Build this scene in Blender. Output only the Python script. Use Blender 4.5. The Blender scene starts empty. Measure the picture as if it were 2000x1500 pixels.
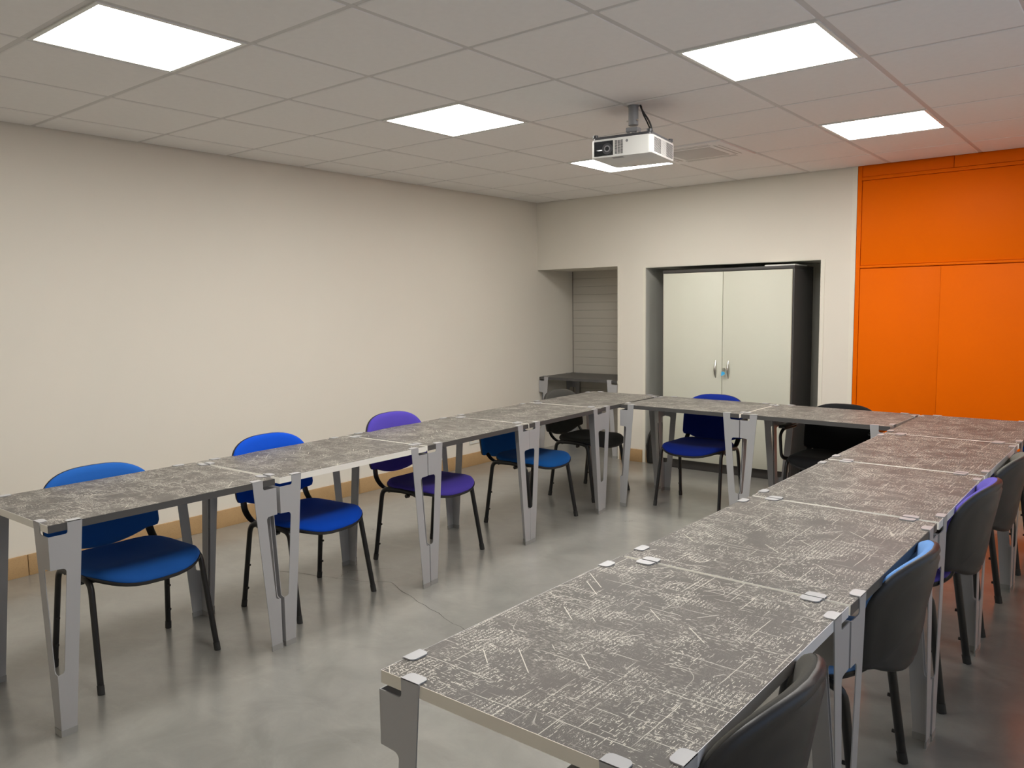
import bpy, bmesh, math, random
from mathutils import Matrix, Vector
random.seed(7)
S = bpy.context.scene
COL = S.collection
PI = math.pi

# ------------------------------------------------------------------ camera, world, exposure
cam_data = bpy.data.cameras.new('camera')
cam_data.sensor_fit = 'HORIZONTAL'
cam_data.sensor_width = 36.0
cam_data.lens = 1554.56 / 2000 * 36.0
cam_data.clip_start = 0.02
cam = bpy.data.objects.new('camera', cam_data)
COL.objects.link(cam)
RX = Vector((0.77967624, 0.62603886, -0.0134283))
UP = Vector((-0.0506029, 0.08436702, 0.99514901))
FW = Vector((-0.62413485, 0.77521452, -0.09745835))
m = Matrix.Identity(4)
for i in range(3):
    m[i][0], m[i][1], m[i][2] = RX[i], UP[i], -FW[i]
m.translation = Vector((4.94686, -6.58661, 1.49465))
cam.matrix_world = m
S.camera = cam

W = bpy.data.worlds.new('world')
S.world = W
W.use_nodes = True
W.node_tree.nodes['Background'].inputs[0].default_value = (0.55, 0.72, 1.0, 1)
W.node_tree.nodes['Background'].inputs[1].default_value = 1.0
S.view_settings.view_transform = 'Standard'
S.view_settings.look = 'None'
S.view_settings.gamma = 1.0
S.view_settings.use_curve_mapping = False
S.view_settings.exposure = 0.0
PANEL_STRENGTH = 26.0

H = 2.531        # ceiling height
XR = 5.47        # right wall
YF = -7.4        # wall behind the camera

# ------------------------------------------------------------------ materials
def new_mat(name):
    M = bpy.data.materials.new(name)
    M.use_nodes = True
    return M, M.node_tree, M.node_tree.nodes['Principled BSDF']

def N(nt, kind, **kw):
    n = nt.nodes.new(kind)
    for k, v in kw.items():
        setattr(n, k, v)
    return n

def val(nt, op, a, b=None, clamp=False):
    n = N(nt, 'ShaderNodeMath', operation=op, use_clamp=clamp)
    for i, x in enumerate((a, b)):
        if x is None: continue
        if isinstance(x, (int, float)): n.inputs[i].default_value = x
        else: nt.links.new(x, n.inputs[i])
    return n.outputs[0]

def step(nt, x, lo, hi):
    n = N(nt, 'ShaderNodeMapRange', interpolation_type='SMOOTHSTEP')
    nt.links.new(x, n.inputs[0])
    n.inputs[1].default_value = lo; n.inputs[2].default_value = hi
    return n.outputs[0]

def coords(nt, scale=(1, 1, 1), rot=(0, 0, 0), loc=(0, 0, 0), src=None):
    if src is None:
        src = N(nt, 'ShaderNodeTexCoord').outputs['Object']
    mp = N(nt, 'ShaderNodeMapping')
    nt.links.new(src, mp.inputs[0])
    mp.inputs['Scale'].default_value = scale
    mp.inputs['Rotation'].default_value = rot
    mp.inputs['Location'].default_value = loc
    return mp.outputs[0]

def noise(nt, vec, scale=1.0, detail=2.0, rough=0.5, dist=0.0):
    n = N(nt, 'ShaderNodeTexNoise')
    nt.links.new(vec, n.inputs['Vector'])
    n.inputs['Scale'].default_value = scale
    n.inputs['Detail'].default_value = detail
    n.inputs['Roughness'].default_value = rough
    n.inputs['Distortion'].default_value = dist
    return n.outputs[0]

def mixc(nt, fac, a, b):
    n = N(nt, 'ShaderNodeMix', data_type='RGBA')
    if isinstance(fac, (int, float)): n.inputs[0].default_value = fac
    else: nt.links.new(fac, n.inputs[0])
    for i, x in ((6, a), (7, b)):
        if isinstance(x, tuple): n.inputs[i].default_value = (*x[:3], 1)
        else: nt.links.new(x, n.inputs[i])
    return n.outputs[2]

def bump(nt, bsdf, h, strength=0.1, dist=0.002):
    b = N(nt, 'ShaderNodeBump')
    b.inputs['Strength'].default_value = strength
    b.inputs['Distance'].default_value = dist
    nt.links.new(h, b.inputs['Height'])
    nt.links.new(b.outputs[0], bsdf.inputs['Normal'])

def simple(name, col, rough=0.5, metal=0.0, var=0.06, vscale=6.0, bmp=0.0, bscale=200.0, spec=0.5, sheen=0.0):
    M, nt, p = new_mat(name)
    c = coords(nt)
    f = noise(nt, c, vscale, 3.0)
    a = tuple(x * (1 - var) for x in col); b = tuple(min(1, x * (1 + var)) for x in col)
    nt.links.new(mixc(nt, f, a, b), p.inputs['Base Color'])
    p.inputs['Roughness'].default_value = rough
    p.inputs['Metallic'].default_value = metal
    p.inputs['Specular IOR Level'].default_value = spec
    if sheen:
        p.inputs['Sheen Weight'].default_value = sheen
        p.inputs['Sheen Roughness'].default_value = 0.5
        p.inputs['Sheen Tint'].default_value = (*[min(1, x * 2 + 0.1) for x in col], 1)
    if bmp:
        bump(nt, p, noise(nt, c, bscale, 2.0), bmp, 0.001)
    return M

M_wall = simple('warm_white_paint', (0.78, 0.735, 0.65), 0.75, var=0.015, vscale=2.0, bmp=0.15, bscale=320, spec=0.3)
M_trim = simple('white_corner_paint', (0.80, 0.76, 0.66), 0.5, var=0.01)
M_tile = simple('mineral_tile', (0.86, 0.84, 0.82), 0.9, var=0.03, vscale=30, bmp=0.25, bscale=260, spec=0.2)
M_bar = simple('ceiling_grid_metal', (0.62, 0.60, 0.58), 0.5, var=0.02)
M_plenum = simple('plenum', (0.3, 0.3, 0.3), 0.9)
M_orange = simple('orange_paint', (0.84, 0.145, 0.0), 0.5, var=0.03, vscale=3, bmp=0.2, bscale=90, spec=0.06)
M_recess = simple('grey_recess_paint', (0.70, 0.69, 0.62), 0.6, var=0.04)
M_slat = simple('shutter_slat', (0.52, 0.49, 0.43), 0.6, var=0.02)
M_steel = simple('grey_powder_coat', (0.41, 0.41, 0.42), 0.32, var=0.02, spec=0.5)
M_black = simple('black_tube', (0.012, 0.012, 0.013), 0.35, var=0.1)
M_shell = simple('charcoal_plastic', (0.019, 0.019, 0.021), 0.42, var=0.08, bmp=0.1, bscale=500)
M_rubber = simple('dark_rubber', (0.03, 0.03, 0.03), 0.7)
M_edge_dark = simple('dark_edge_band', (0.075, 0.073, 0.072), 0.5)
M_edge_white = simple('white_edge_band', (0.88, 0.86, 0.80), 0.45, var=0.02)
M_edge_silver = simple('silver_edge_band', (0.70, 0.70, 0.71), 0.4, var=0.02)
M_edge_beige = simple('beige_edge_band', (0.80, 0.76, 0.67), 0.5, var=0.02)
M_cap = simple('clear_foot_cap', (0.33, 0.33, 0.32), 0.25, var=0.1)
M_door = simple('pale_laminate', (0.66, 0.66, 0.56), 0.5, var=0.015, bmp=0.05, bscale=300)
M_carcass = simple('anthracite_laminate', (0.062, 0.058, 0.056), 0.5, var=0.06)
M_chrome = simple('satin_metal', (0.62, 0.61, 0.57), 0.3, metal=1.0)
M_white = simple('white_plastic', (0.80, 0.80, 0.76), 0.4, var=0.01)
M_proj_under = simple('projector_white', (0.74, 0.74, 0.71), 0.5, var=0.01)
M_dark = simple('dark_plastic', (0.045, 0.045, 0.05), 0.4)
M_greymetal = simple('grey_metal', (0.24, 0.24, 0.25), 0.45, var=0.05)
M_hole = simple('vent_black', (0.02, 0.02, 0.022), 0.6)
M_lensglass = simple('lens_glass', (0.012, 0.016, 0.02), 0.06, spec=0.8)
M_blue_tag = simple('light_blue_plastic', (0.05, 0.45, 0.85), 0.35)
M_vent = simple('cassette_white', (0.84, 0.82, 0.80), 0.5, var=0.01)
M_ventgrille = simple('cassette_grille', (0.58, 0.56, 0.54), 0.6)
M_darktop = simple('plain_dark_laminate', (0.085, 0.08, 0.075), 0.45, var=0.15, vscale=12)

def mdf():
    M, nt, p = new_mat('mdf_board')
    c = coords(nt)
    f = noise(nt, c, 9, 5, 0.65)
    g = noise(nt, coords(nt, (260, 260, 260)), 1, 1)
    col = mixc(nt, f, (0.40, 0.25, 0.115), (0.52, 0.34, 0.165))
    col = mixc(nt, step(nt, g, 0.62, 0.75), col, (0.30, 0.18, 0.08))
    nt.links.new(col, p.inputs['Base Color'])
    p.inputs['Roughness'].default_value = 0.7
    return M
M_mdf = mdf()

def floor_mat():
    M, nt, p = new_mat('polished_concrete')
    c = coords(nt)
    big = noise(nt, c, 0.9, 5, 0.6, 0.4)
    mid = noise(nt, c, 5, 6, 0.65, 0.8)
    fine = noise(nt, c, 90, 2)
    f = val(nt, 'ADD', val(nt, 'MULTIPLY', big, 0.5), val(nt, 'MULTIPLY', mid, 0.5))
    col = mixc(nt, step(nt, f, 0.30, 0.70), (0.205, 0.202, 0.186), (0.31, 0.304, 0.28))
    sp = step(nt, fine, 0.66, 0.74)
    col = mixc(nt, val(nt, 'MULTIPLY', sp, 0.12), col, (0.36, 0.355, 0.33))
    st = noise(nt, coords(nt, (2.0, 5, 1), (0, 0, 0.5)), 1.0, 8, 0.72, 1.2)
    col = mixc(nt, val(nt, 'MULTIPLY', step(nt, st, 0.45, 0.85), 0.6), col, (0.34, 0.335, 0.31))
    nt.links.new(col, p.inputs['Base Color'])
    r = val(nt, 'ADD', val(nt, 'MULTIPLY', mid, 0.12), 0.24)
    nt.links.new(r, p.inputs['Roughness'])
    p.inputs['Specular IOR Level'].default_value = 0.5
    p.inputs['Coat Weight'].default_value = 0.7
    p.inputs['Coat Roughness'].default_value = 0.17
    bump(nt, p, mid, 0.03, 0.004)
    return M
M_floor = floor_mat()

def print_top():
    """dark laminate printed all over with pale architect's linework"""
    M, nt, p = new_mat('blueprint_print_laminate')
    oi = N(nt, 'ShaderNodeObjectInfo')
    tc = N(nt, 'ShaderNodeTexCoord').outputs['Object']
    off = N(nt, 'ShaderNodeVectorMath', operation='ADD')
    cmb = N(nt, 'ShaderNodeCombineXYZ')
    nt.links.new(val(nt, 'MULTIPLY', oi.outputs['Random'], 37.0), cmb.inputs[0])
    nt.links.new(val(nt, 'MULTIPLY', oi.outputs['Random'], 19.0), cmb.inputs[1])
    nt.links.new(tc, off.inputs[0]); nt.links.new(cmb.outputs[0], off.inputs[1])
    src = off.outputs[0]
    def layer(scale, lo, hi, rot=0.0, loc=(0, 0, 0), detail=2.0, rough=0.5, dist=0.0):
        return step(nt, noise(nt, coords(nt, scale, (0, 0, rot), loc, src), 1.0, detail, rough, dist), lo, hi)
    def lines(scale, rot, width, loc=(0, 0, 0)):
        """thin lines where a smooth noise passes 0.5"""
        n = noise(nt, coords(nt, scale, (0, 0, rot), loc, src), 1.0, 0.0)
        d = val(nt, 'ABSOLUTE', val(nt, 'SUBTRACT', n, 0.5))
        return val(nt, 'SUBTRACT', 1.0, step(nt, d, width * 0.4, width))
    sep = N(nt, 'ShaderNodeSeparateXYZ'); nt.links.new(src, sep.inputs[0])
    wob = noise(nt, coords(nt, (7, 7, 1), (0, 0, 0), (3, 1, 0), src), 1.0, 3, 0.6)
    wob2 = noise(nt, coords(nt, (7, 7, 1), (0, 0, 0), (31, 17, 0), src), 1.0, 3, 0.6)
    X = val(nt, 'ADD', sep.outputs[0], val(nt, 'MULTIPLY', wob, 0.010))
    Y = val(nt, 'ADD', sep.outputs[1], val(nt, 'MULTIPLY', wob2, 0.010))
    def comb(x, y):
        c = N(nt, 'ShaderNodeCombineXYZ'); nt.links.new(x, c.inputs[0]); nt.links.new(y, c.inputs[1]); return c.outputs[0]
    def dashes(along, across, n, length, lo, hi, seed, fill=0.62):
        """ruled strokes: every row of width 1/n holds straight dashes"""
        t = val(nt, 'MULTIPLY', across, n)
        row = val(nt, 'FLOOR', t)
        fr = val(nt, 'FRACT', t)
        line = val(nt, 'LESS_THAN', fr, fill)
        v = comb(val(nt, 'MULTIPLY', along, length), val(nt, 'ADD', val(nt, 'MULTIPLY', row, 5.37), seed))
        return val(nt, 'MULTIPLY', step(nt, noise(nt, v, 1.0, 1.0), lo, hi), line)
    def rotated(ang):
        sp = N(nt, 'ShaderNodeSeparateXYZ'); nt.links.new(coords(nt, (1, 1, 1), (0, 0, ang), (0, 0, 0), src), sp.inputs[0])
        return sp.outputs[0], sp.outputs[1]
    patch = layer((9, 9, 1), 0.44, 0.60, loc=(3, 5, 0), detail=4)
    patch2 = layer((8, 8, 1), 0.45, 0.60, loc=(13, 7, 0), detail=4)
    patch3 = layer((4, 4, 1), 0.40, 0.62, loc=(23, 17, 0), detail=4)
    acc = None
    def add(x, w, mask=None):
        nonlocal acc
        if mask is not None: x = val(nt, 'MULTIPLY', x, mask)
        x = val(nt, 'MULTIPLY', x, w)
        acc = x if acc is None else val(nt, 'MAXIMUM', acc, x)
    add(dashes(X, Y, 400.0, 60.0, 0.58, 0.66, 1.3, 0.55), 0.8, patch)
    add(dashes(Y, X, 400.0, 60.0, 0.58, 0.66, 4.1, 0.55), 0.8, patch2)
    add(dashes(X, Y, 230.0, 14.0, 0.64, 0.70, 9.3, 0.4), 0.65, patch3)
    add(dashes(Y, X, 230.0, 14.0, 0.64, 0.70, 2.7, 0.4), 0.65, patch3)
    # long construction lines
    add(dashes(X, Y, 48.0, 3.2, 0.61, 0.66, 3.9, 0.10), 0.6)
    add(dashes(Y, X, 48.0, 3.2, 0.61, 0.66, 7.7, 0.10), 0.6)
    for ang, sd in ((0.62, 2.2), (-0.85, 5.5)):
        rx, ry = rotated(ang)
        add(dashes(rx, ry, 40.0, 5.0, 0.66, 0.68, sd, 0.09), 0.7)
    # curved strokes
    add(lines((9, 9, 1), 0.0, 0.004, (6, 1, 0)), 0.5, layer((6, 6, 1), 0.58, 0.64, loc=(1, 12, 0)))
    # handwriting like rows of tiny characters
    t = val(nt, 'MULTIPLY', Y, 95.0)
    row = val(nt, 'LESS_THAN', val(nt, 'FRACT', t), 0.55)
    ch = layer((330, 420, 1), 0.53, 0.60, detail=1)
    add(val(nt, 'MULTIPLY', row, ch), 0.72, layer((16, 9, 1), 0.53, 0.58, loc=(4, 4, 0), detail=2))
    # chalky rub-out dust
    dust = layer((90, 90, 1), 0.48, 0.75, detail=6, rough=0.8)
    cloud = layer((6, 6, 1), 0.45, 0.75, loc=(2, 2, 0), detail=4)
    add(val(nt, 'MULTIPLY', dust, cloud), 0.62)
    add(layer((520, 520, 1), 0.60, 0.68, detail=1), 0.4, layer((10, 10, 1), 0.42, 0.7, loc=(9, 9, 0), detail=3))
    base_n = noise(nt, coords(nt, (2.5, 2.5, 1), (0, 0, 0), (0, 0, 0), src), 1.0, 4)
    base = mixc(nt, base_n, (0.070, 0.068, 0.061), (0.120, 0.104, 0.095))
    grain = noise(nt, coords(nt, (500, 500, 1), (0, 0, 0), (0, 0, 0), src), 1.0, 1)
    base = mixc(nt, val(nt, 'MULTIPLY', grain, 0.2), base, (0.2, 0.19, 0.175))
    col = mixc(nt, acc, base, (0.78, 0.74, 0.65))
    nt.links.new(col, p.inputs['Base Color'])
    p.inputs['Roughness'].default_value = 0.45
    p.inputs['Specular IOR Level'].default_value = 0.2
    return M
M_print = print_top()

def fabric(name, col):
    M, nt, p = new_mat(name)
    c = coords(nt)
    w = noise(nt, coords(nt, (700, 700, 700)), 1, 1)
    big = noise(nt, c, 8, 4)
    a = tuple(x * 0.78 for x in col); b = tuple(min(1, x * 1.18) for x in col)
    cc = mixc(nt, val(nt, 'ADD', val(nt, 'MULTIPLY', w, 0.6), val(nt, 'MULTIPLY', big, 0.4)), a, b)
    nt.links.new(cc, p.inputs['Base Color'])
    p.inputs['Roughness'].default_value = 0.9
    p.inputs['Specular IOR Level'].default_value = 0.15
    p.inputs['Sheen Weight'].default_value = 0.25
    p.inputs['Sheen Roughness'].default_value = 0.4
    p.inputs['Sheen Tint'].default_value = (*[min(1, x + 0.25) for x in col], 1)
    bump(nt, p, w, 0.25, 0.001)
    return M

def emit_mat(name, col, strength):
    M, nt, p = new_mat(name)
    p.inputs['Base Color'].default_value = (0.8, 0.8, 0.8, 1)
    p.inputs['Emission Color'].default_value = (*col, 1)
    p.inputs['Emission Strength'].default_value = strength
    return M
M_panel = emit_mat('led_diffuser', (1.0, 0.97, 0.915), PANEL_STRENGTH)

def glass_mat():
    M, nt, p = new_mat('window_glass')
    out = nt.nodes['Material Output']
    tr = N(nt, 'ShaderNodeBsdfTransparent'); gl = N(nt, 'ShaderNodeBsdfGlossy'); mx = N(nt, 'ShaderNodeMixShader')
    gl.inputs['Roughness'].default_value = 0.02
    mx.inputs[0].default_value = 0.06
    nt.links.new(tr.outputs[0], mx.inputs[1]); nt.links.new(gl.outputs[0], mx.inputs[2])
    nt.links.new(mx.outputs[0], out.inputs['Surface'])
    return M
M_glass = glass_mat()

# ------------------------------------------------------------------ mesh helpers
def finish(name, bm, mat, parent=None, smooth=None, mats=None):
    bmesh.ops.recalc_face_normals(bm, faces=bm.faces[:])
    me = bpy.data.meshes.new(name)
    bm.to_mesh(me); bm.free()
    for x in (mats or [mat]): me.materials.append(x)
    if smooth is not None:
        me.shade_smooth()
        me.set_sharp_from_angle(angle=math.radians(smooth))
    return link(name, me, parent)

def link(name, me, parent=None, loc=None, rotz=None):
    o = bpy.data.objects.new(name, me)
    COL.objects.link(o)
    if parent is not None: o.parent = parent
    if loc is not None: o.location = loc
    if rotz is not None: o.rotation_euler = (0, 0, rotz)
    return o

def box(bm, x0, y0, z0, x1, y1, z1, bevel=0.0, seg=2, mi=0):
    r = bmesh.ops.create_cube(bm, size=1.0)
    vs = r['verts']
    for v in vs:
        v.co = Vector((x0 if v.co.x < 0 else x1, y0 if v.co.y < 0 else y1, z0 if v.co.z < 0 else z1))
    fs = {f for v in vs for f in v.link_faces}
    for f in fs: f.material_index = mi
    if bevel:
        es = {e for v in vs for e in v.link_edges}
        bmesh.ops.bevel(bm, geom=list(es), offset=bevel, segments=seg, profile=0.5, affect='EDGES')

def box_obj(name, b, mat, parent=None, bevel=0.0, smooth=None):
    bm = bmesh.new(); box(bm, *b, bevel=bevel)
    return finish(name, bm, mat, parent, smooth if smooth is not None else (40 if bevel else None))

def prism(bm, pts, fn, t0, t1):
    """closed outline pts (a,b); fn(a,b,t) -> 3D; slab between t0 and t1"""
    lo = [bm.verts.new(fn(a, b, t0)) for a, b in pts]
    hi = [bm.verts.new(fn(a, b, t1)) for a, b in pts]
    bm.faces.new(lo); bm.faces.new(hi[::-1])
    n = len(pts)
    for i in range(n):
        bm.faces.new((lo[i], lo[(i + 1) % n], hi[(i + 1) % n], hi[i]))

def arc(cx, cy, r, a0, a1, n=4):
    return [(cx + r * math.cos(math.radians(a0 + (a1 - a0) * i / n)), cy + r * math.sin(math.radians(a0 + (a1 - a0) * i / n))) for i in range(n + 1)]

def rrect(x0, y0, x1, y1, r, n=4):
    return arc(x1 - r, y0 + r, r, -90, 0, n) + arc(x1 - r, y1 - r, r, 0, 90, n) + arc(x0 + r, y1 - r, r, 90, 180, n) + arc(x0 + r, y0 + r, r, 180, 270, n)

def smooth_path(pts, r=0.03, n=4):
    """round the inner corners of a polyline"""
    P = [Vector(p) for p in pts]
    out = [P[0]]
    for i in range(1, len(P) - 1):
        a, b, c = P[i - 1], P[i], P[i + 1]
        d1 = (a - b).normalized(); d2 = (c - b).normalized()
        rr = min(r, (a - b).length * 0.45, (c - b).length * 0.45)
        p, q = b + d1 * rr, b + d2 * rr
        for k in range(n + 1):
            t = k / n
            out.append(p * (1 - t) ** 2 + b * 2 * t * (1 - t) + q * t * t)
    out.append(P[-1])
    return out

def tube(bm, pts, ra, rb=None, seg=10, side=None, cap=True):
    """oval tube; ra across 'side' direction, rb along the other"""
    rb = ra if rb is None else rb
    P = [Vector(p) for p in pts]
    rings = []
    ref = Vector(side) if side else None
    for i, p in enumerate(P):
        t = (P[min(i + 1, len(P) - 1)] - P[max(i - 1, 0)]).normalized()
        if ref is None:
            ref = Vector((0, 0, 1)) if abs(t.z) < 0.9 else Vector((1, 0, 0))
        u = (ref - t * ref.dot(t)).normalized()
        v = t.cross(u)
        if side is None: ref = u
        rings.append([bm.verts.new(p + u * (ra * math.cos(2 * PI * k / seg)) + v * (rb * math.sin(2 * PI * k / seg))) for k in range(seg)])
    for a, b in zip(rings, rings[1:]):
        for k in range(seg):
            bm.faces.new((a[k], a[(k + 1) % seg], b[(k + 1) % seg], b[k]))
    if cap:
        bm.faces.new(rings[0][::-1]); bm.faces.new(rings[-1])

def cyl(bm, c, r, h, axis='z', seg=20, r2=None):
    c = Vector(c); ax = {'x': Vector((1, 0, 0)), 'y': Vector((0, 1, 0)), 'z': Vector((0, 0, 1))}[axis]
    u = Vector((0, 1, 0)) if axis == 'x' else Vector((1, 0, 0))
    v = ax.cross(u)
    r2 = r if r2 is None else r2
    a = [bm.verts.new(c + (u * math.cos(2 * PI * k / seg) + v * math.sin(2 * PI * k / seg)) * r) for k in range(seg)]
    b = [bm.verts.new(c + ax * h + (u * math.cos(2 * PI * k / seg) + v * math.sin(2 * PI * k / seg)) * r2) for k in range(seg)]
    bm.faces.new(a[::-1]); bm.faces.new(b)
    for k in range(seg): bm.faces.new((a[k], a[(k + 1) % seg], b[(k + 1) % seg], b[k]))

def pad(bm, outline, fn, rings):
    """cushion: outline (a,b) about its centre, rings of (scale, offset); fn(a,b,off) -> 3D"""
    R = []
    for s, d in rings:
        R.append([bm.verts.new(fn(a * s, b * s, d)) for a, b in outline])
    n = len(outline)
    for A, B in zip(R, R[1:]):
        for k in range(n): bm.faces.new((A[k], A[(k + 1) % n], B[(k + 1) % n], B[k]))
    for ring, d in ((R[0], rings[0][1]), (R[-1], rings[-1][1])):
        c = bm.verts.new(fn(0, 0, d))
        for k in range(n): bm.faces.new((ring[k], ring[(k + 1) % n], c))

def empty(name, loc=(0, 0, 0), rotz=0.0):
    o = bpy.data.objects.new(name, None)
    o.empty_display_size = 0.1
    COL.objects.link(o)
    o.location = loc; o.rotation_euler = (0, 0, rotz)
    return o

def tag(o, label, cat, group=None):
    o['label'] = label; o['category'] = cat
    if group: o['group'] = group
    return o

def structure(o):
    o['kind'] = 'structure'
    return o

def copy_tree(o, parent=None):
    c = o.copy(); COL.objects.link(c)
    if parent is not None: c.parent = parent
    for ch in list(o.children): copy_tree(ch, c)
    return c

# ------------------------------------------------------------------ the room
NX0, NX1 = 0.0, 0.955         # niche opening
RX0, RX1 = 1.252, 2.846       # cabinet recess opening
OX = 3.108                    # where the orange wall starts
ZN, ZR = 1.857, 1.834         # heads of niche and recess
DEP = 0.63                    # depth of niche and recess
T = 0.15

fl = structure(box_obj('floor', (-0.2, YF - 0.2, -0.1, XR + 0.2, DEP + 0.2, 0.0), M_floor))
structure(box_obj('wall_left', (-T, YF, 0, 0, DEP, H + 0.1), M_wall))
WY0, WY1, WZ0, WZ1 = -6.6, -2.4, 0.85, 2.0
wr = structure(box_obj('wall_right', (XR, YF, 0, XR + T, WY0, H + 0.1), M_wall))
for b in ((XR, WY1, 0, XR + T, DEP, H + 0.1), (XR, WY0, 0, XR + T, WY1, WZ0), (XR, WY0, WZ1, XR + T, WY1, H + 0.1)):
    box_obj('wall_section', b, M_wall, wr)
win = structure(box_obj('window_1', (XR + 0.05, WY0, WZ0, XR + 0.10, WY1, WZ0 + 0.05), M_white))
box_obj('window_frame', (XR + 0.05, WY0, WZ1 - 0.05, XR + 0.10, WY1, WZ1), M_white, win)
for k in range(7):
    y = WY0 + 0.025 + (WY1 - WY0 - 0.05) * k / 6
    box_obj('mullion', (XR + 0.05, y - 0.025, WZ0 + 0.05, XR + 0.10, y + 0.025, WZ1 - 0.05), M_white, win)
    if k < 6:
        box_obj('pane', (XR + 0.072, y + 0.025, WZ0 + 0.05, XR + 0.076, y + (WY1 - WY0 - 0.05) / 6 - 0.025, WZ1 - 0.05), M_glass, win)
box_obj('window_sill', (XR - 0.03, WY0, WZ0 - 0.03, XR + 0.05, WY1, WZ0), M_white, win)
structure(box_obj('wall_front', (-T, YF - T, 0, XR + T, YF, H + 0.1), M_wall))

wb = box_obj('wall_back', (NX1, 0, 0, RX0, DEP, H + 0.1), M_wall); structure(wb)
wh = bmesh.new()
box(wh, 0.0, 0, ZN, NX1, DEP, H + 0.1)
box(wh, RX0, 0, ZR, RX1, DEP, H + 0.1)
box(wh, RX1, 0, 0, OX, DEP, H + 0.1)
finish('wall_panel', wh, M_wall, wb)
# painted linings of the recess
ln = bmesh.new()
box(ln, RX0, 0.004, 0, RX0 + 0.004, DEP, ZR)
box(ln, RX1 - 0.004, 0.004, 0, RX1, DEP, ZR)
box(ln, RX0, 0.004, ZR - 0.004, RX1, DEP, ZR)
finish('recess_lining', ln, M_recess, wb)
structure(box_obj('wall_recess', (RX0 - 0.02, DEP, 0, RX1 + 0.3, DEP + 0.1, H), M_recess))
# slatted shutter closing the niche
wn = structure(box_obj('wall_niche', (-T, DEP + 0.012, 0, RX0 - 0.02, DEP + 0.1, H), M_hole))
nb = bmesh.new(); box(nb, 0.0, 0, 0.0, NX1 + 0.1, 0.012, 0.0835, bevel=0.0015, seg=1)
sl = finish('slat', nb, M_slat, wn, 30)
sl.location = (0.006, DEP, 0.003)
for k in range(1, 22):
    s = link('slat', sl.data, wn, (0.006, DEP, 0.003 + k * 0.0845))
# white corner beads
bt = 0.003
for k, (a, b, z1) in enumerate(((NX1 - 0.002, NX1 + 0.022, ZN), (RX0 - 0.026, RX0 + 0.002, ZR), (RX1 - 0.002, RX1 + 0.03, ZR), (OX - 0.035, OX, H))):
    structure(box_obj('trim_%d' % (k + 1), (a, -bt, 0, b, 0.012, z1), M_trim))

# orange panelled wall
wo = structure(box_obj('wall_right_back', (OX, 0.012, 0, XR, DEP, H + 0.1), M_orange))
def opanel(name, b, bev=0.003):
    return box_obj(name, b, M_orange, wo, bevel=bev)
opanel('frame_strip', (OX + 0.002, -0.004, 0, OX + 0.034, 0.014, H - 0.0))
opanel('top_band', (OX + 0.036, -0.002, 2.447, 3.768, 0.014, H))
opanel('top_band', (3.772, -0.009, 2.447, XR, 0.014, H))
opanel('top_rail', (OX + 0.036, -0.012, 2.420, XR, 0.014, 2.445))
opanel('upper_panel', (OX + 0.038, -0.002, 1.772, XR, 0.014, 2.418))
opanel('ledge_strip', (OX + 0.036, -0.012, 1.752, XR, 0.014, 1.770))
opanel('lower_panel', (OX + 0.038, -0.002, 0, 3.7095, 0.014, 1.746), 0.0012)
opanel('lower_panel', (3.7105, -0.002, 0, XR, 0.014, 1.746), 0.0012)

# baseboards
BH, BT = 0.12, 0.014
def baseboard(name, segs):
    root = None
    for k, b in enumerate(segs):
        o = box_obj(name if root is None else 'board', b, M_mdf, root, bevel=0.0015)
        if root is None: root = o
    return structure(root)
baseboard('baseboard_left', [(0.0, -2.438, 0, BT, -0.02, BH), (0.0, -4.878, 0, BT, -2.442, BH), (0.0, YF, 0, BT, -4.882, BH)])
baseboard('baseboard_back', [(NX1 + 0.024, -BT, 0, RX0 - 0.028, 0.0, BH), (RX1 + 0.032, -BT, 0, OX - 0.037, 0.0, BH)])
baseboard('baseboard_right_back', [(OX + 0.04, -0.018, 0, XR, 0.0, BH)])
baseboard('baseboard_recess', [(RX0 + 0.004, 0.004, 0, RX0 + 0.018, 0.35, BH)])

# hairline cracks and pencil scuffs
def strip(bm, pts, w, z):
    P = [Vector((*p, z)) for p in pts]
    A, B = [], []
    for i, p in enumerate(P):
        t = (P[min(i + 1, len(P) - 1)] - P[max(0, i - 1)]).normalized()
        n = Vector((-t.y, t.x, 0)) * (w * (0.4 + 0.6 * random.random()))
        A.append(bm.verts.new(p + n)); B.append(bm.verts.new(p - n))
    for i in range(len(P) - 1): bm.faces.new((A[i], A[i + 1], B[i + 1], B[i]))
def jag(pts, n=7, amp=0.012):
    out = []
    for a, b in zip(pts, pts[1:]):
        for k in range(n):
            t = k / n
            out.append((a[0] + (b[0] - a[0]) * t + random.uniform(-amp, amp), a[1] + (b[1] - a[1]) * t + random.uniform(-amp, amp)))
    return out + [pts[-1]]
M_crack = simple('crack_dark', (0.06, 0.058, 0.052), 0.9)  # plain dark tone of the thin crack lines in the concrete
ck = bmesh.new()
strip(ck, jag([(1.06, -3.98), (1.5, -3.85), (1.78, -3.72), (2.15, -3.85), (2.62, -3.98), (2.9, -4.15)]), 0.0016, 0.0006)
strip(ck, jag([(1.48, -3.86), (1.43, -3.74), (1.6, -3.55)]), 0.0012, 0.0006)
finish('crack', ck, M_crack, fl)

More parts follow.
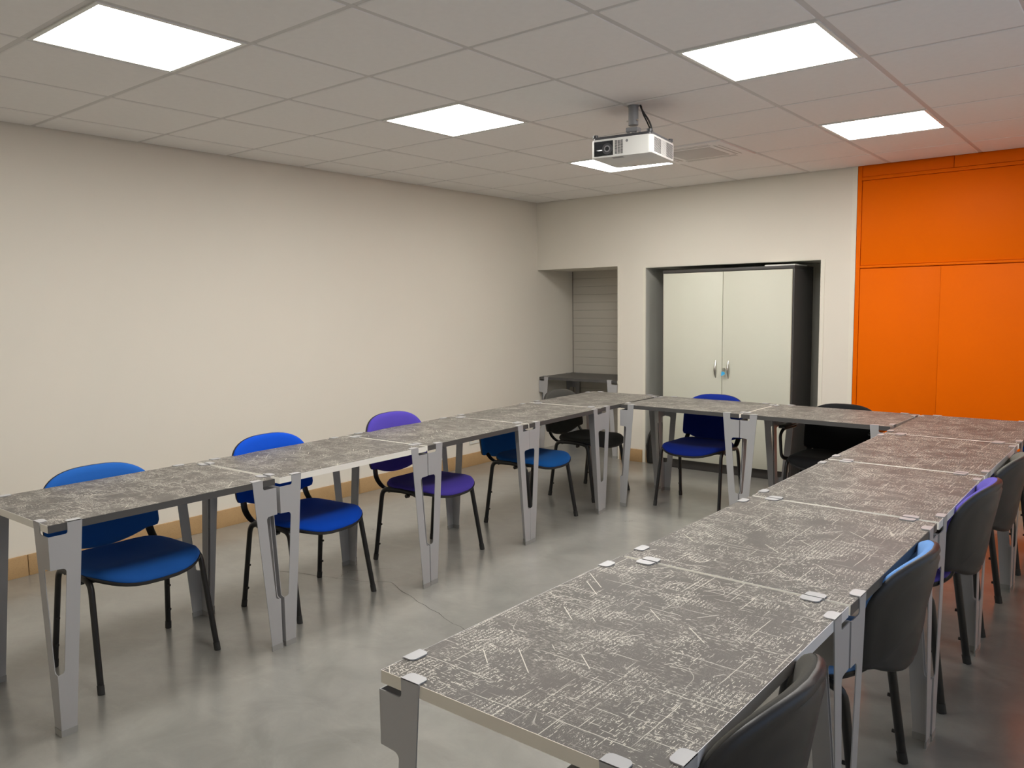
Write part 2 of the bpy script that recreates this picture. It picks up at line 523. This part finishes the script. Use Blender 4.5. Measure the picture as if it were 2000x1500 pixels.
# ------------------------------------------------------------------ ceiling
ce = structure(box_obj('ceiling', (-0.05, YF, H + 0.03, XR + 0.05, DEP, H + 0.1), M_plenum))
GX0, GY0, G = 0.336, -4.694, 0.6
xs = [0.0] + [GX0 + G * i for i in range(-1, 12) if 0.05 < GX0 + G * i < XR - 0.05] + [XR]
ys = [YF] + [GY0 + G * j for j in range(-8, 9) if YF + 0.05 < GY0 + G * j < -0.05] + [0.0]
LIGHTS = {(1.536, -5.294), (1.536, -3.494), (1.536, -1.694), (3.336, -5.294), (3.336, -3.494), (3.336, -1.694)}
CASSETTE = (2.136, -1.694)
near = lambda a, b: abs(a[0] - b[0]) < 0.02 and abs(a[1] - b[1]) < 0.02
tile_meshes = {}
BW = 0.012
for x0, x1 in zip(xs, xs[1:]):
    for y0, y1 in zip(ys, ys[1:]):
        if any(near((x0, y0), l) for l in LIGHTS) or near((x0, y0), CASSETTE): continue
        key = (round(x1 - x0, 3), round(y1 - y0, 3))
        if key not in tile_meshes:
            bm = bmesh.new()
            box(bm, -key[0] / 2 + BW, -key[1] / 2 + BW, 0.0, key[0] / 2 - BW, key[1] / 2 - BW, 0.016, bevel=0.003, seg=1)
            o = finish('ceiling_tile', bm, M_tile, ce)
            tile_meshes[key] = o.data
        else:
            o = link('ceiling_tile', tile_meshes[key], ce)
        o.location = ((x0 + x1) / 2, (y0 + y1) / 2, H)
for x in xs[1:-1]:
    box_obj('grid_bar', (x - BW, YF, H + 0.003, x + BW, 0, H + 0.028), M_bar, ce)
for y in ys[1:-1]:
    box_obj('grid_bar', (0, y - BW, H + 0.0036, XR, y + BW, H + 0.028), M_bar, ce)

def light(x, y, label):
    t = empty('ceiling_light', (x, y, H))
    fr = bmesh.new()
    for b in ((0.012, 0.012, 0.588, 0.028), (0.012, 0.572, 0.588, 0.588), (0.012, 0.028, 0.028, 0.572), (0.572, 0.028, 0.588, 0.572)):
        box(fr, b[0], b[1], -0.002, b[2], b[3], 0.02)
    finish('frame', fr, M_white, t)
    d = bmesh.new(); box(d, 0.028, 0.028, 0.0, 0.572, 0.572, 0.012)
    finish('diffuser', d, M_panel, t)
    return tag(t, label, 'light')
light(1.536, -5.294, 'square LED ceiling panel nearest to the start of the beige wall, top left of picture')
light(1.536, -3.494, 'square LED ceiling panel left of the projector, above the violet chair')
light(1.536, -1.694, 'square LED ceiling panel half hidden behind and below the projector')
light(3.336, -5.294, 'square LED ceiling panel above the nearest tables, out of the picture')
light(3.336, -3.494, 'large square LED ceiling panel to the right of the projector mount')
light(3.336, -1.694, 'square LED ceiling panel closest to the orange wall')

# air conditioning cassette set in the ceiling
ac = empty('air_cassette', (CASSETTE[0] + 0.3, CASSETTE[1] + 0.3, H))
bm = bmesh.new(); box(bm, -0.296, -0.296, -0.008, 0.296, 0.296, 0.02, bevel=0.004, seg=2); finish('cassette_panel', bm, M_vent, ac, 40)
box_obj('intake_grille', (-0.165, -0.165, -0.011, 0.165, 0.165, -0.004), M_ventgrille, ac, bevel=0.004)
for k in range(4):
    bm = bmesh.new()
    box(bm, -0.19, 0.20, -0.0095, 0.19, 0.214, -0.004); box(bm, -0.19, 0.236, -0.0095, 0.19, 0.243, -0.004)
    o = finish('air_slot', bm, M_ventgrille, ac); o.rotation_euler = (0, 0, k * PI / 2)
tag(ac, 'white square air conditioning cassette with grey grille in the ceiling behind the projector', 'air conditioner')

# ------------------------------------------------------------------ projector on its ceiling mount
PRX, PRY, PRZ, PRA = 2.765, -2.83, 2.25, math.radians(8)
pr = empty('projector', (PRX, PRY, PRZ), PRA)
pw, pd, ph = 0.166, 0.170, 0.092
bm = bmesh.new()
prism(bm, rrect(-pw, -pd, pw, pd, 0.022, 5), lambda a, b, t: (a, b, t), 0.0, ph)
es = [e for e in bm.edges if abs(e.verts[0].co.z - e.verts[1].co.z) < 1e-6]
bmesh.ops.bevel(bm, geom=es, offset=0.004, segments=2, profile=0.5, affect='EDGES')
finish('housing', bm, M_proj_under, pr, 45)
bm = bmesh.new()
prism(bm, rrect(-pw + 0.006, -pd + 0.006, pw - 0.006, pd - 0.006, 0.02, 5), lambda a, b, t: (a, b, t), ph, ph + 0.014)
finish('top_cover', bm, M_dark, pr, 40)
box_obj('lens_window', (-0.148, -pd - 0.0015, 0.008, -0.042, -pd + 0.004, 0.082), M_lensglass, pr, bevel=0.001)
bm = bmesh.new(); cyl(bm, (-0.074, -pd - 0.0022, 0.042), 0.028, 0.002, 'y', 28); lr = finish('lens_ring', bm, M_dark, pr)
bm = bmesh.new(); cyl(bm, (-0.074, -pd - 0.003, 0.042), 0.017, 0.002, 'y', 24); finish('lens', bm, M_greymetal, lr)
bm = bmesh.new(); cyl(bm, (-0.074, -pd - 0.0036, 0.042), 0.011, 0.002, 'y', 20); finish('lens_glass', bm, M_lensglass, lr)
bm = bmesh.new()
for c in range(3):
    for r in range(12):
        x = -0.032 + c * 0.0155; z = 0.012 + r * 0.0058
        box(bm, x, -pd - 0.0008, z, x + 0.0125, -pd + 0.002, z + 0.0034)
finish('front_vent', bm, M_hole, pr)
bm = bmesh.new(); cyl(bm, (0.034, -pd - 0.0012, 0.072), 0.007, 0.002, 'y', 18); finish('sensor_window', bm, M_greymetal, pr)
bm = bmesh.new()
for r in range(13):
    z = 0.011 + r * 0.0056
    for c in list(range(5)) + list(range(9, 14)):
        y = -0.132 + c * 0.0195
        box(bm, pw - 0.002, y, z, pw + 0.0008, y + 0.0155, z + 0.0034)
    box(bm, pw - 0.002, -0.132 + 5 * 0.0195, z + 0.001, pw + 0.0006, -0.132 + 8.8 * 0.0195, z + 0.0018)
finish('side_vent', bm, M_hole, pr)
for sx, sy in ((-1, -1), (1, -1), (1, 1), (-1, 1)):
    bm = bmesh.new(); cyl(bm, (sx * (pw - 0.018), sy * (pd - 0.018), ph + 0.012), 0.014, 0.014, 'z', 16)
    finish('foot', bm, M_dark, pr, 40)
box_obj('bottom_label', (-0.06, -0.15, -0.0008, 0.0, -0.12, 0.002), M_greymetal, pr)
tag(pr, 'white projector with dark lens window hanging upside down under the ceiling', 'projector')

mt = empty('projector_mount', (PRX, PRY, H), PRA)
zt = PRZ + ph + 0.014 - H     # top of projector in mount space
bm = bmesh.new(); cyl(bm, (0, 0, -0.10), 0.026, 0.10, 'z', 24); finish('pole', bm, M_greymetal, mt, 40)
bm = bmesh.new(); cyl(bm, (0, 0, -0.004), 0.031, 0.004, 'z', 28); finish('ceiling_plate', bm, M_greymetal, mt, 40)
bm = bmesh.new()
box(bm, -0.033, -0.028, zt + 0.038, 0.033, 0.028, zt + 0.062, bevel=0.004)
box(bm, -0.029, -0.027, zt + 0.014, 0.029, 0.027, zt + 0.034, bevel=0.003)
box(bm, -0.018, -0.022, zt + 0.03, 0.018, 0.022, zt + 0.05, bevel=0.003)
finish('tilt_joint', bm, M_greymetal, mt, 40)
bm = bmesh.new()
box(bm, -0.05, -0.045, zt + 0.0005, 0.05, 0.045, zt + 0.015, bevel=0.003)
finish('base_bracket', bm, M_dark, mt, 40)
for x, y, z in ((-0.03, -0.012, -0.078), (0.026, -0.012, -0.076), (-0.034, -0.02, zt + 0.03), (0.032, -0.02, zt + 0.034), (0.0, -0.032, zt + 0.03)):
    bm = bmesh.new(); cyl(bm, (x, y - 0.004, z), 0.0045, 0.008, 'y', 10); finish('bolt', bm, M_chrome, mt, 40)
tag(mt, 'grey steel pole mount holding the projector to the ceiling', 'mount')
pc = bmesh.new()
ca, sa = math.cos(PRA), math.sin(PRA)
def pm(x, y, z): return (PRX + ca * x - sa * y, PRY + sa * x + ca * y, z)
tube(pc, smooth_path([pm(0.038, 0.0, H - 0.002), pm(0.048, 0.0, H - 0.03), pm(0.085, 0.02, H - 0.09), pm(0.10, 0.03, PRZ + ph + 0.02)], 0.03), 0.005, seg=8)
tube(pc, smooth_path([pm(0.036, 0.018, H - 0.002), pm(0.044, 0.018, H - 0.04), pm(0.072, 0.03, H - 0.10), pm(0.094, 0.045, PRZ + ph + 0.02)], 0.03), 0.004, seg=8)
tag(finish('projector_cable', pc, M_black, None, 50), 'black cables looping from the ceiling down to the back of the projector', 'cable')

# ------------------------------------------------------------------ tables
TZ, TT = 0.762, 0.027      # top of table, thickness of the board
SH = 0.003                 # sheet thickness of the legs

def leg_mesh(sx, sy):
    """folded sheet leg; origin at the table corner on the floor, table lies towards +sx,+sy"""
    bm = bmesh.new()
    top = TZ + SH
    out = [(-SH, 0.002), (0.048, 0.002), (0.1135, top), (0.0625, top)]
    out += arc(0.0625 - 0.009, 0.722 + 0.009, 0.009, 0, -90, 4)
    out += [(-SH, 0.722), (-SH, 0.604), (0.036, 0.602)]
    out += arc(0.036, 0.602 - 0.014, 0.014, 90, 0, 4)
    out += [(0.0215, 0.240)]
    out += arc(0.008, 0.240, 0.0135, 0, -80, 5)
    out += [(-SH, 0.2245)]
    for face in (0, 1):
        fn = (lambda a, b, t: (sx * a, sy * t, b)) if face == 0 else (lambda a, b, t: (sx * t, sy * a, b))
        prism(bm, out if face == 0 else [(-0.0005 if a < 0 else a, b) for a, b in out], fn, -SH, -0.0001)
        lip = [(0.0635, -SH), (0.1125, -SH)] + arc(0.1125 - 0.012, 0.027 - 0.012, 0.012, 0, 90, 4) + arc(0.0635 + 0.012, 0.027 - 0.012, 0.012, 90, 180, 4)
        fl_ = (lambda a, b, t: (sx * a, sy * b, t)) if face == 0 else (lambda a, b, t: (sx * b, sy * a, t))
        prism(bm, lip, fl_, TZ + 0.0005, TZ + 0.0035)
    bmesh.ops.recalc_face_normals(bm, faces=bm.faces[:])
    me = bpy.data.meshes.new('leg'); bm.to_mesh(me); bm.free(); me.materials.append(M_steel)
    cb = bmesh.new()
    for face in (0, 1):
        fn = (lambda a, b, t: (sx * a, sy * t, b)) if face == 0 else (lambda a, b, t: (sx * t, sy * a, b))
        c0 = -SH - 0.0015 if face == 0 else 0.0010
        prism(cb, [(c0, 0.0), (0.0505, 0.0), (0.052, 0.024), (c0, 0.024)], fn, -SH - 0.0015, 0.0015)
    bmesh.ops.recalc_face_normals(cb, faces=cb.faces[:])
    mc = bpy.data.meshes.new('foot_cap'); cb.to_mesh(mc); cb.free(); mc.materials.append(M_cap)
    return me, mc
LEG = {(sx, sy): leg_mesh(sx, sy) for sx in (-1, 1) for sy in (-1, 1)}

def table(p0, p1, width, side, label, group=None, front=M_edge_dark, back=M_edge_dark, ends=(M_edge_white, M_edge_white), top=M_print):
    """p0->p1 is one long edge; the board extends 'side' (+1 left of the direction, -1 right)"""
    P0, P1 = Vector((*p0, 0)), Vector((*p1, 0))
    L = (P1 - P0).length; d = (P1 - P0).normalized()
    n = Vector((-d.y, d.x, 0)) * side
    c = (P0 + P1) / 2 + n * width / 2
    t = empty('table', (c.x, c.y, 0), math.atan2(d.y, d.x))
    a, b = L / 2, width / 2
    e = 0.0015
    bm = bmesh.new(); box(bm, -a + e, -b + e, TZ - TT, a - e, b - e, TZ)
    finish('tabletop', bm, top, t)
    fy = -side     # local y sign of the p0-p1 edge
    for s, mt_ in ((fy, front), (-fy, back)):
        y0, y1 = (b - e, b) if s > 0 else (-b, -b + e)
        box_obj('long_edge_band', (-a, y0, TZ - TT, a, y1, TZ - 0.0004), mt_, t)
    for s, mt_ in ((-1, ends[0]), (1, ends[1])):
        x0, x1 = (a - e, a) if s > 0 else (-a, -a + e)
        box_obj('short_edge_band', (x0, -b + e, TZ - TT, x1, b - e, TZ - 0.0004), mt_, t)
    for sx in (-1, 1):
        for sy in (-1, 1):
            me, mc = LEG[(-sx, -sy)]
            l = link('leg', me, t, (sx * a, sy * b, 0))
            link('foot_cap', mc, l)
    return tag(t, label, 'table', group)

WD = 0.645
table((2.016, -5.505), (2.006, -4.586), WD, +1, 'scratch-printed grey table at the near end of the row along the beige wall')
table((2.006, -4.562), (1.984, -3.636), WD, +1, 'scratch-printed table with a white long edge, second in the row along the beige wall', front=M_edge_white)
table((1.976, -3.617), (1.948, -2.703), WD, +1, 'scratch-printed grey table in the middle of the row along the beige wall')
table((1.944, -2.690), (1.914, -1.804), WD, +1, 'scratch-printed grey table in the beige wall row, last one before the corner table')
table((1.901, -1.789), (1.890, -0.890), WD, +1, 'scratch-printed corner table between the wall row and the back row')
table((1.911, -1.540), (2.838, -1.572), WD, +1, 'scratch-printed table of the back row in front of the white-doored cabinet, blue chair behind')
table((2.851, -1.573), (3.777, -1.606), WD, +1, 'scratch-printed table of the back row with the black armchair behind it')
RW = 0.642
table((3.757, -5.547), (3.766, -4.625), RW, -1, 'big scratch-printed table in the foreground with pale beige end edge', front=M_edge_silver, back=M_edge_silver, ends=(M_edge_beige, M_edge_beige))
table((3.769, -4.612), (3.782, -3.699), RW, -1, 'scratch-printed table beside the chair with pale blue back, second from the camera')
table((3.785, -3.686), (3.788, -2.812), RW, -1, 'scratch-printed table beside the dark chair with violet back, third from the camera', front=M_edge_silver, back=M_edge_silver)
table((3.789, -2.789), (3.802, -1.866), RW, -1, 'scratch-printed table beside the grey-backed chair, fourth from the camera', front=M_edge_silver, back=M_edge_silver)
table((3.806, -1.853), (3.816, -0.962), RW, -1, 'scratch-printed table at the far right corner in front of the orange wall')
table((0.010, 0.000), (0.940, 0.006), 0.60, +1, 'plain dark table standing in the wall niche', top=M_darktop)

# ------------------------------------------------------------------ chairs
def chair_proto(fab, arms=False, bz=0.0, cv=0.55, hs=1.0):
    """visitor chair facing +x, origin on the floor under the seat"""
    t = empty('visitor_chair')
    # seat
    ol = []
    for k in range(40):
        th = 2 * PI * k / 40
        c, s = math.cos(th), math.sin(th)
        e = 0.62 if c > 0 else 0.5
        a = (0.235 if c > 0 else 0.20) * math.copysign(abs(c) ** e, c)
        b = 0.237 * math.copysign(abs(s) ** (0.66 if c > 0 else 0.5), s)
        ol.append((a, b * (1.0 - 0.06 * max(0, -c))))
    def sf(a, b, d):
        z = 0.452 + 0.30 * b * b - 0.012 * math.cos(a * 9)
        if a > 0.10: z -= 1.9 * (a - 0.10) ** 2
        if a < -0.08: z += 1.3 * (a + 0.08) ** 2
        return (a + 0.015, b, z + d)
    bm = bmesh.new()
    pad(bm, ol, sf, [(0.25, 0.020), (0.5, 0.020), (0.75, 0.018), (0.90, 0.013), (0.97, 0.004), (1.0, -0.008), (0.99, -0.016), (0.8, -0.016)])
    finish('seat', bm, fab, t, 80)
    bm = bmesh.new()
    pad(bm, ol, sf, [(0.5, -0.0165), (0.98, -0.0165), (1.008, -0.012), (1.012, -0.018), (0.985, -0.030), (0.80, -0.040), (0.4, -0.040)])
    finish('seat_shell', bm, M_shell, t, 50)
    # back
    half, zc = 0.235, 0.655 + bz
    pts = []
    top, bot = 0.175, -0.175
    def topline(y): return 0.178 - 0.55 * y * y
    def botline(y): return -0.188 + 0.045 * min(1.0, (abs(y) / 0.19) ** 2)
    ny = 14
    for k in range(ny + 1):                      # bottom, left to right
        y = -0.215 + 0.43 * k / ny
        pts.append((y, botline(y)))
    pts += [(0.229, -0.138), (0.236, -0.12), (0.237, -0.06)]
    for k in range(25):
        th = PI * k / 24
        c, q = math.cos(th), math.sin(th)
        pts.append((0.237 * math.copysign(abs(c) ** 0.72, c), 0.170 * q ** 0.72))
    pts += [(-0.237, -0.06), (-0.236, -0.12), (-0.229, -0.138)]
    def bf(y, z, d):
        z *= hs
        lean = -0.238 - 0.15 * (z + 0.17) - 0.25 * max(0, z + 0.02) ** 2
        curve = cv * y * y - 0.012
        wid = 1.045
        if cv > 1.2: wid = 1.02 - 0.75 * max(0.0, -z - 0.02)
        return (lean + curve + d, y * wid, zc + z)
    bm = bmesh.new()
    pad(bm, pts, bf, [(0.3, 0.022), (0.6, 0.022), (0.85, 0.020), (0.94, 0.016), (0.985, 0.009), (1.004, 0.001), (0.99, -0.007), (0.7, -0.007)])
    finish('backrest', bm, fab, t, 80)
    bm = bmesh.new()
    pad(bm, pts, bf, [(0.5, -0.0075), (0.97, -0.0075), (1.004, -0.0035), (1.007, -0.009), (0.985, -0.019), (0.92, -0.025), (0.86, -0.022), (0.80, -0.029), (0.4, -0.031)])
    finish('back_shell', bm, M_shell, t, 50)
    # frame
    for s in (-1, 1):
        for f in (1, -1):
            bm = bmesh.new()
            xt = 0.135 if f > 0 else -0.150
            P = smooth_path([(f * 0.205, s * 0.252, 0.012), (xt, s * 0.234, 0.432), (0.0, s * 0.232, 0.438)], 0.045, 5)
            tube(bm, P, 0.0115, 0.0145, 12, (0, 1, 0))
            l = finish('leg', bm, M_black, t, 60)
            bm = bmesh.new()
            tube(bm, [(f * 0.207, s * 0.2525, 0.0), (f * 0.201, s * 0.2513, 0.035)], 0.0130, 0.0162, 12, (0, 1, 0))
            finish('foot_cap', bm, M_rubber, l, 60)
            if f < 0:
                for z in (0.10, 0.22):
                    bm = bmesh.new()
                    q = (z - 0.012) / 0.422
                    cyl(bm, (-0.205 + 0.055 * q + 0.008, s * (0.252 - 0.016 * q), z), 0.006, 0.014, 'x', 10)
                    finish('stacking_nub', bm, M_rubber, l, 60)
        bm = bmesh.new()
        P = smooth_path([(-0.02, s * 0.16, 0.436), (-0.15, s * 0.16, 0.440), (-0.205, s * 0.16, 0.482), (-0.226, s * 0.155, 0.57)] if cv > 1.2 else [(-0.02, s * 0.205, 0.428), (-0.175, s * 0.205, 0.430), (-0.232, s * 0.205, 0.48), (-0.252, s * 0.195, 0.58)], 0.06, 6)
        tube(bm, P, 0.019, 0.006, 10, (0, 1, 0))
        finish('back_bracket', bm, M_black, t, 60)
        bm = bmesh.new(); cyl(bm, (0.05, s * 0.225, 0.415), 0.011, s * 0.022, 'y', 14)
        finish('knob', bm, M_black, t, 40)
    bm = bmesh.new()
    for x in (-0.10, 0.10):
        tube(bm, [(x, -0.234, 0.425), (x, 0.234, 0.425)], 0.010, 0.010, 10)
    finish('cross_bar', bm, M_black, t, 60)
    if arms:
        for s in (-1, 1):
            bm = bmesh.new()
            P = smooth_path([(0.03, s * 0.25, 0.425), (0.10, s * 0.285, 0.44), (0.12, s * 0.29, 0.60), (0.06, s * 0.29, 0.635), (-0.16, s * 0.285, 0.63)], 0.04, 5)
            tube(bm, P, 0.010, 0.013, 12, (0, 1, 0))
            a = finish('arm', bm, M_black, t, 60)
            bm = bmesh.new(); box(bm, -0.17, s * 0.288 - 0.024, 0.640, 0.10, s * 0.288 + 0.024, 0.660, bevel=0.008, seg=3)
            finish('arm_pad', bm, M_black, a, 50)
    return t

CH = {}
def chair(x, y, deg, key, col, label, arms=False, scale=None, bz=0.0, cv=0.55, hs=1.0):
    t = chair_proto(fabric(key + '_fabric', col), arms, bz, cv, hs)
    t.location = (x, y, 0); t.rotation_euler = (0, 0, math.radians(deg))
    if scale: t.scale = scale
    return tag(t, label, 'chair')

chair(1.592, -5.028, 1, 'steel_blue', (0.016, 0.105, 0.40), 'blue fabric chair under the near table of the row along the beige wall', bz=-0.012)
chair(1.612, -4.135, 5, 'royal_blue', (0.003, 0.068, 0.52), 'bright royal blue chair behind the white-edged table, left end of the wall row', bz=0.012)
chair(1.590, -3.235, 3, 'violet', (0.075, 0.052, 0.36), 'violet fabric chair between the wall and the middle table of the wall row', bz=0.025)
chair(1.605, -2.237, 0, 'petrol_blue', (0.008, 0.095, 0.34), 'petrol blue chair in the wall row next to the wall socket', bz=-0.070, hs=0.84)
chair(1.495, -1.33, 0, 'faded_black', (0.052, 0.051, 0.046), 'faded black chair at the corner table in front of the niche', bz=-0.012)
chair(2.37, -1.185, -90, 'navy', (0.005, 0.020, 0.21), 'navy blue chair in front of the cabinet doors at the back row', bz=-0.025)
chair(3.30, -1.165, -90, 'black', (0.012, 0.012, 0.013), 'black armchair behind the back row beside the orange wall', arms=True, bz=-0.04)
chair(4.185, -5.20, 180, 'charcoal', (0.065, 0.063, 0.057), 'dark grey chair with plastic back shell at the foreground table, bottom of picture', bz=0.0, cv=1.4)
chair(4.178, -4.14, 180, 'sky_blue', (0.155, 0.33, 0.70), 'chair with pale blue back pad and charcoal shell pushed under the second table', bz=-0.03, cv=1.5)
chair(4.212, -3.21, 180, 'bluish_violet', (0.13, 0.105, 0.48), 'chair with bright violet back pad and charcoal shell at the third table', bz=0.0, cv=1.5)
chair(4.215, -2.37, 180, 'warm_grey', (0.16, 0.155, 0.135), 'chair with grey back pad and charcoal shell at the fourth table', bz=-0.03, cv=1.5)
chair(4.235, -1.34, 180, 'mid_blue', (0.010, 0.10, 0.45), 'blue seated chair at the picture edge, beside the table by the orange wall', bz=0.0, cv=1.4)

# ------------------------------------------------------------------ cabinet in the recess
CX0, CX1, CY0, CY1, CZ = 1.462, 2.655, -0.060, 0.400, 1.795
cb = empty('cupboard', ((CX0 + CX1) / 2, (CY0 + CY1) / 2, 0))
ox, oy = -(CX0 + CX1) / 2, -(CY0 + CY1) / 2
def cpart(name, b, mat, bev=0.0015, parent=None):
    return box_obj(name, (b[0] + ox, b[1] + oy, b[2], b[3] + ox, b[4] + oy, b[5]), mat, parent or cb, bevel=bev)
cpart('side_panel', (CX0, CY0 + 0.004, 0.0, CX0 + 0.02, CY1, CZ - 0.026), M_carcass)
cpart('side_panel', (CX1 - 0.02, CY0 + 0.004, 0.0, CX1, CY1, CZ - 0.026), M_carcass)
cpart('top_panel', (CX0, CY0, CZ - 0.025, CX1, CY1, CZ), M_carcass)
cpart('back_panel', (CX0 + 0.02, CY1 - 0.01, 0.02, CX1 - 0.02, CY1, CZ - 0.026), M_carcass)
cpart('plinth', (CX0 + 0.02, CY0 + 0.012, 0.0, CX1 - 0.02, CY0 + 0.03, 0.078), M_carcass)
mid = 2.046
DZ0, DZ1 = 0.084, CZ - 0.030
d1 = cpart('door', (CX0 + 0.014, CY0 - 0.012, DZ0, mid - 0.002, CY0 + 0.006, DZ1), M_door, 0.0012)
d2 = cpart('door', (mid + 0.002, CY0 - 0.012, DZ0, CX1 - 0.014, CY0 + 0.006, DZ1), M_door, 0.0012)
def handle(parent, x):
    bm = bmesh.new()
    P = []
    for k in range(11):
        q = k / 10
        P.append((x + ox, CY0 - 0.012 + oy - 0.026 * math.sin(PI * q) + 0.002, 0.845 + 0.155 * q))
    rings = []
    for k, p in enumerate(P):
        w = 0.004 + 0.006 * math.sin(PI * k / 10)
        rings.append([bm.verts.new((p[0] + w * math.cos(2 * PI * j / 10), p[1] + 0.005 * math.sin(2 * PI * j / 10), p[2])) for j in range(10)])
    for a, b in zip(rings, rings[1:]):
        for j in range(10): bm.faces.new((a[j], a[(j + 1) % 10], b[(j + 1) % 10], b[j]))
    bm.faces.new(rings[0]); bm.faces.new(rings[-1][::-1])
    finish('handle', bm, M_chrome, parent, 60)
handle(d1, mid - 0.058); handle(d2, mid + 0.058)
bm = bmesh.new(); cyl(bm, (mid + 0.022 + ox, CY0 - 0.024 + oy, 0.925), 0.011, 0.013, 'y', 18); finish('lock', bm, M_chrome, d2, 40)
tag(cb, 'tall cupboard with two pale doors and anthracite sides standing in the recess', 'cabinet')
kt = empty('key_tag', (mid + 0.022, CY0 - 0.03, 0.925))
bm = bmesh.new(); box(bm, -0.005, -0.012, -0.008, 0.005, 0.006, 0.008, bevel=0.001); box(bm, -0.0012, -0.014, -0.022, 0.0012, -0.01, 0.0); finish('key', bm, M_chrome, kt)
bm = bmesh.new()
prism(bm, [(-0.016, -0.058), (0.020, -0.040), (0.012, -0.022), (-0.010, -0.018)], lambda a, b, t: (a, t, b), -0.016, -0.010)
finish('fob', bm, M_blue_tag, kt)
tag(kt, 'light blue plastic key tag hanging from the cupboard lock', 'key')
bm = bmesh.new(); box(bm, -0.125, -0.16, 0.0, 0.125, 0.16, 0.011, bevel=0.002)
o = finish('loose_board', bm, M_white, None, 40); o.location = (2.525, 0.105, CZ); o.rotation_euler = (0, 0, 0.03)
tag(o, 'thin white board lying on top of the cupboard at its right end', 'board')

# rounded black case in the gap at the left of the cupboard
bg = empty('black_case', (1.338, 0.03, 0))
bm = bmesh.new()
prof = [(-0.055, 0.004), (0.06, 0.004), (0.068, 0.05), (0.07, 0.36), (0.055, 0.385), (0.03, 0.385), (-0.01, 0.345), (-0.045, 0.27), (-0.064, 0.17), (-0.066, 0.06)]
prism(bm, prof, lambda a, b, t: (a, t, b), -0.05, 0.09)
bmesh.ops.bevel(bm, geom=bm.edges[:], offset=0.008, segments=2, profile=0.5, affect='EDGES')
finish('case_body', bm, M_black, bg, 50)
bm = bmesh.new()
tube(bm, smooth_path([(-0.05, -0.052, 0.02), (-0.052, -0.052, 0.17), (-0.03, -0.052, 0.26), (0.02, -0.052, 0.36)], 0.05), 0.004, seg=8)
finish('piping', bm, M_shell, bg, 60)
tag(bg, 'black case with rounded top standing on the floor left of the cupboard', 'case')

# wall socket strip
so = empty('wall_socket', (0.0, -0.98, 0.245))
bm = bmesh.new(); box(bm, 0.0, -0.115, -0.038, 0.010, 0.115, 0.038, bevel=0.003); finish('plate', bm, M_white, so, 40)
for k in (-1, 0, 1):
    bm = bmesh.new(); cyl(bm, (0.009, k * 0.071, 0.0), 0.022, 0.0025, 'x', 24); c = finish('socket_well', bm, M_trim, so, 40)
    bm = bmesh.new()
    for s in (-1, 1): cyl(bm, (0.0112, k * 0.071 + s * 0.0095, 0.0), 0.0027, 0.0008, 'x', 10)
    finish('pin_hole', bm, M_hole, c)
tag(so, 'white triple power socket on the beige wall behind the tables', 'socket')
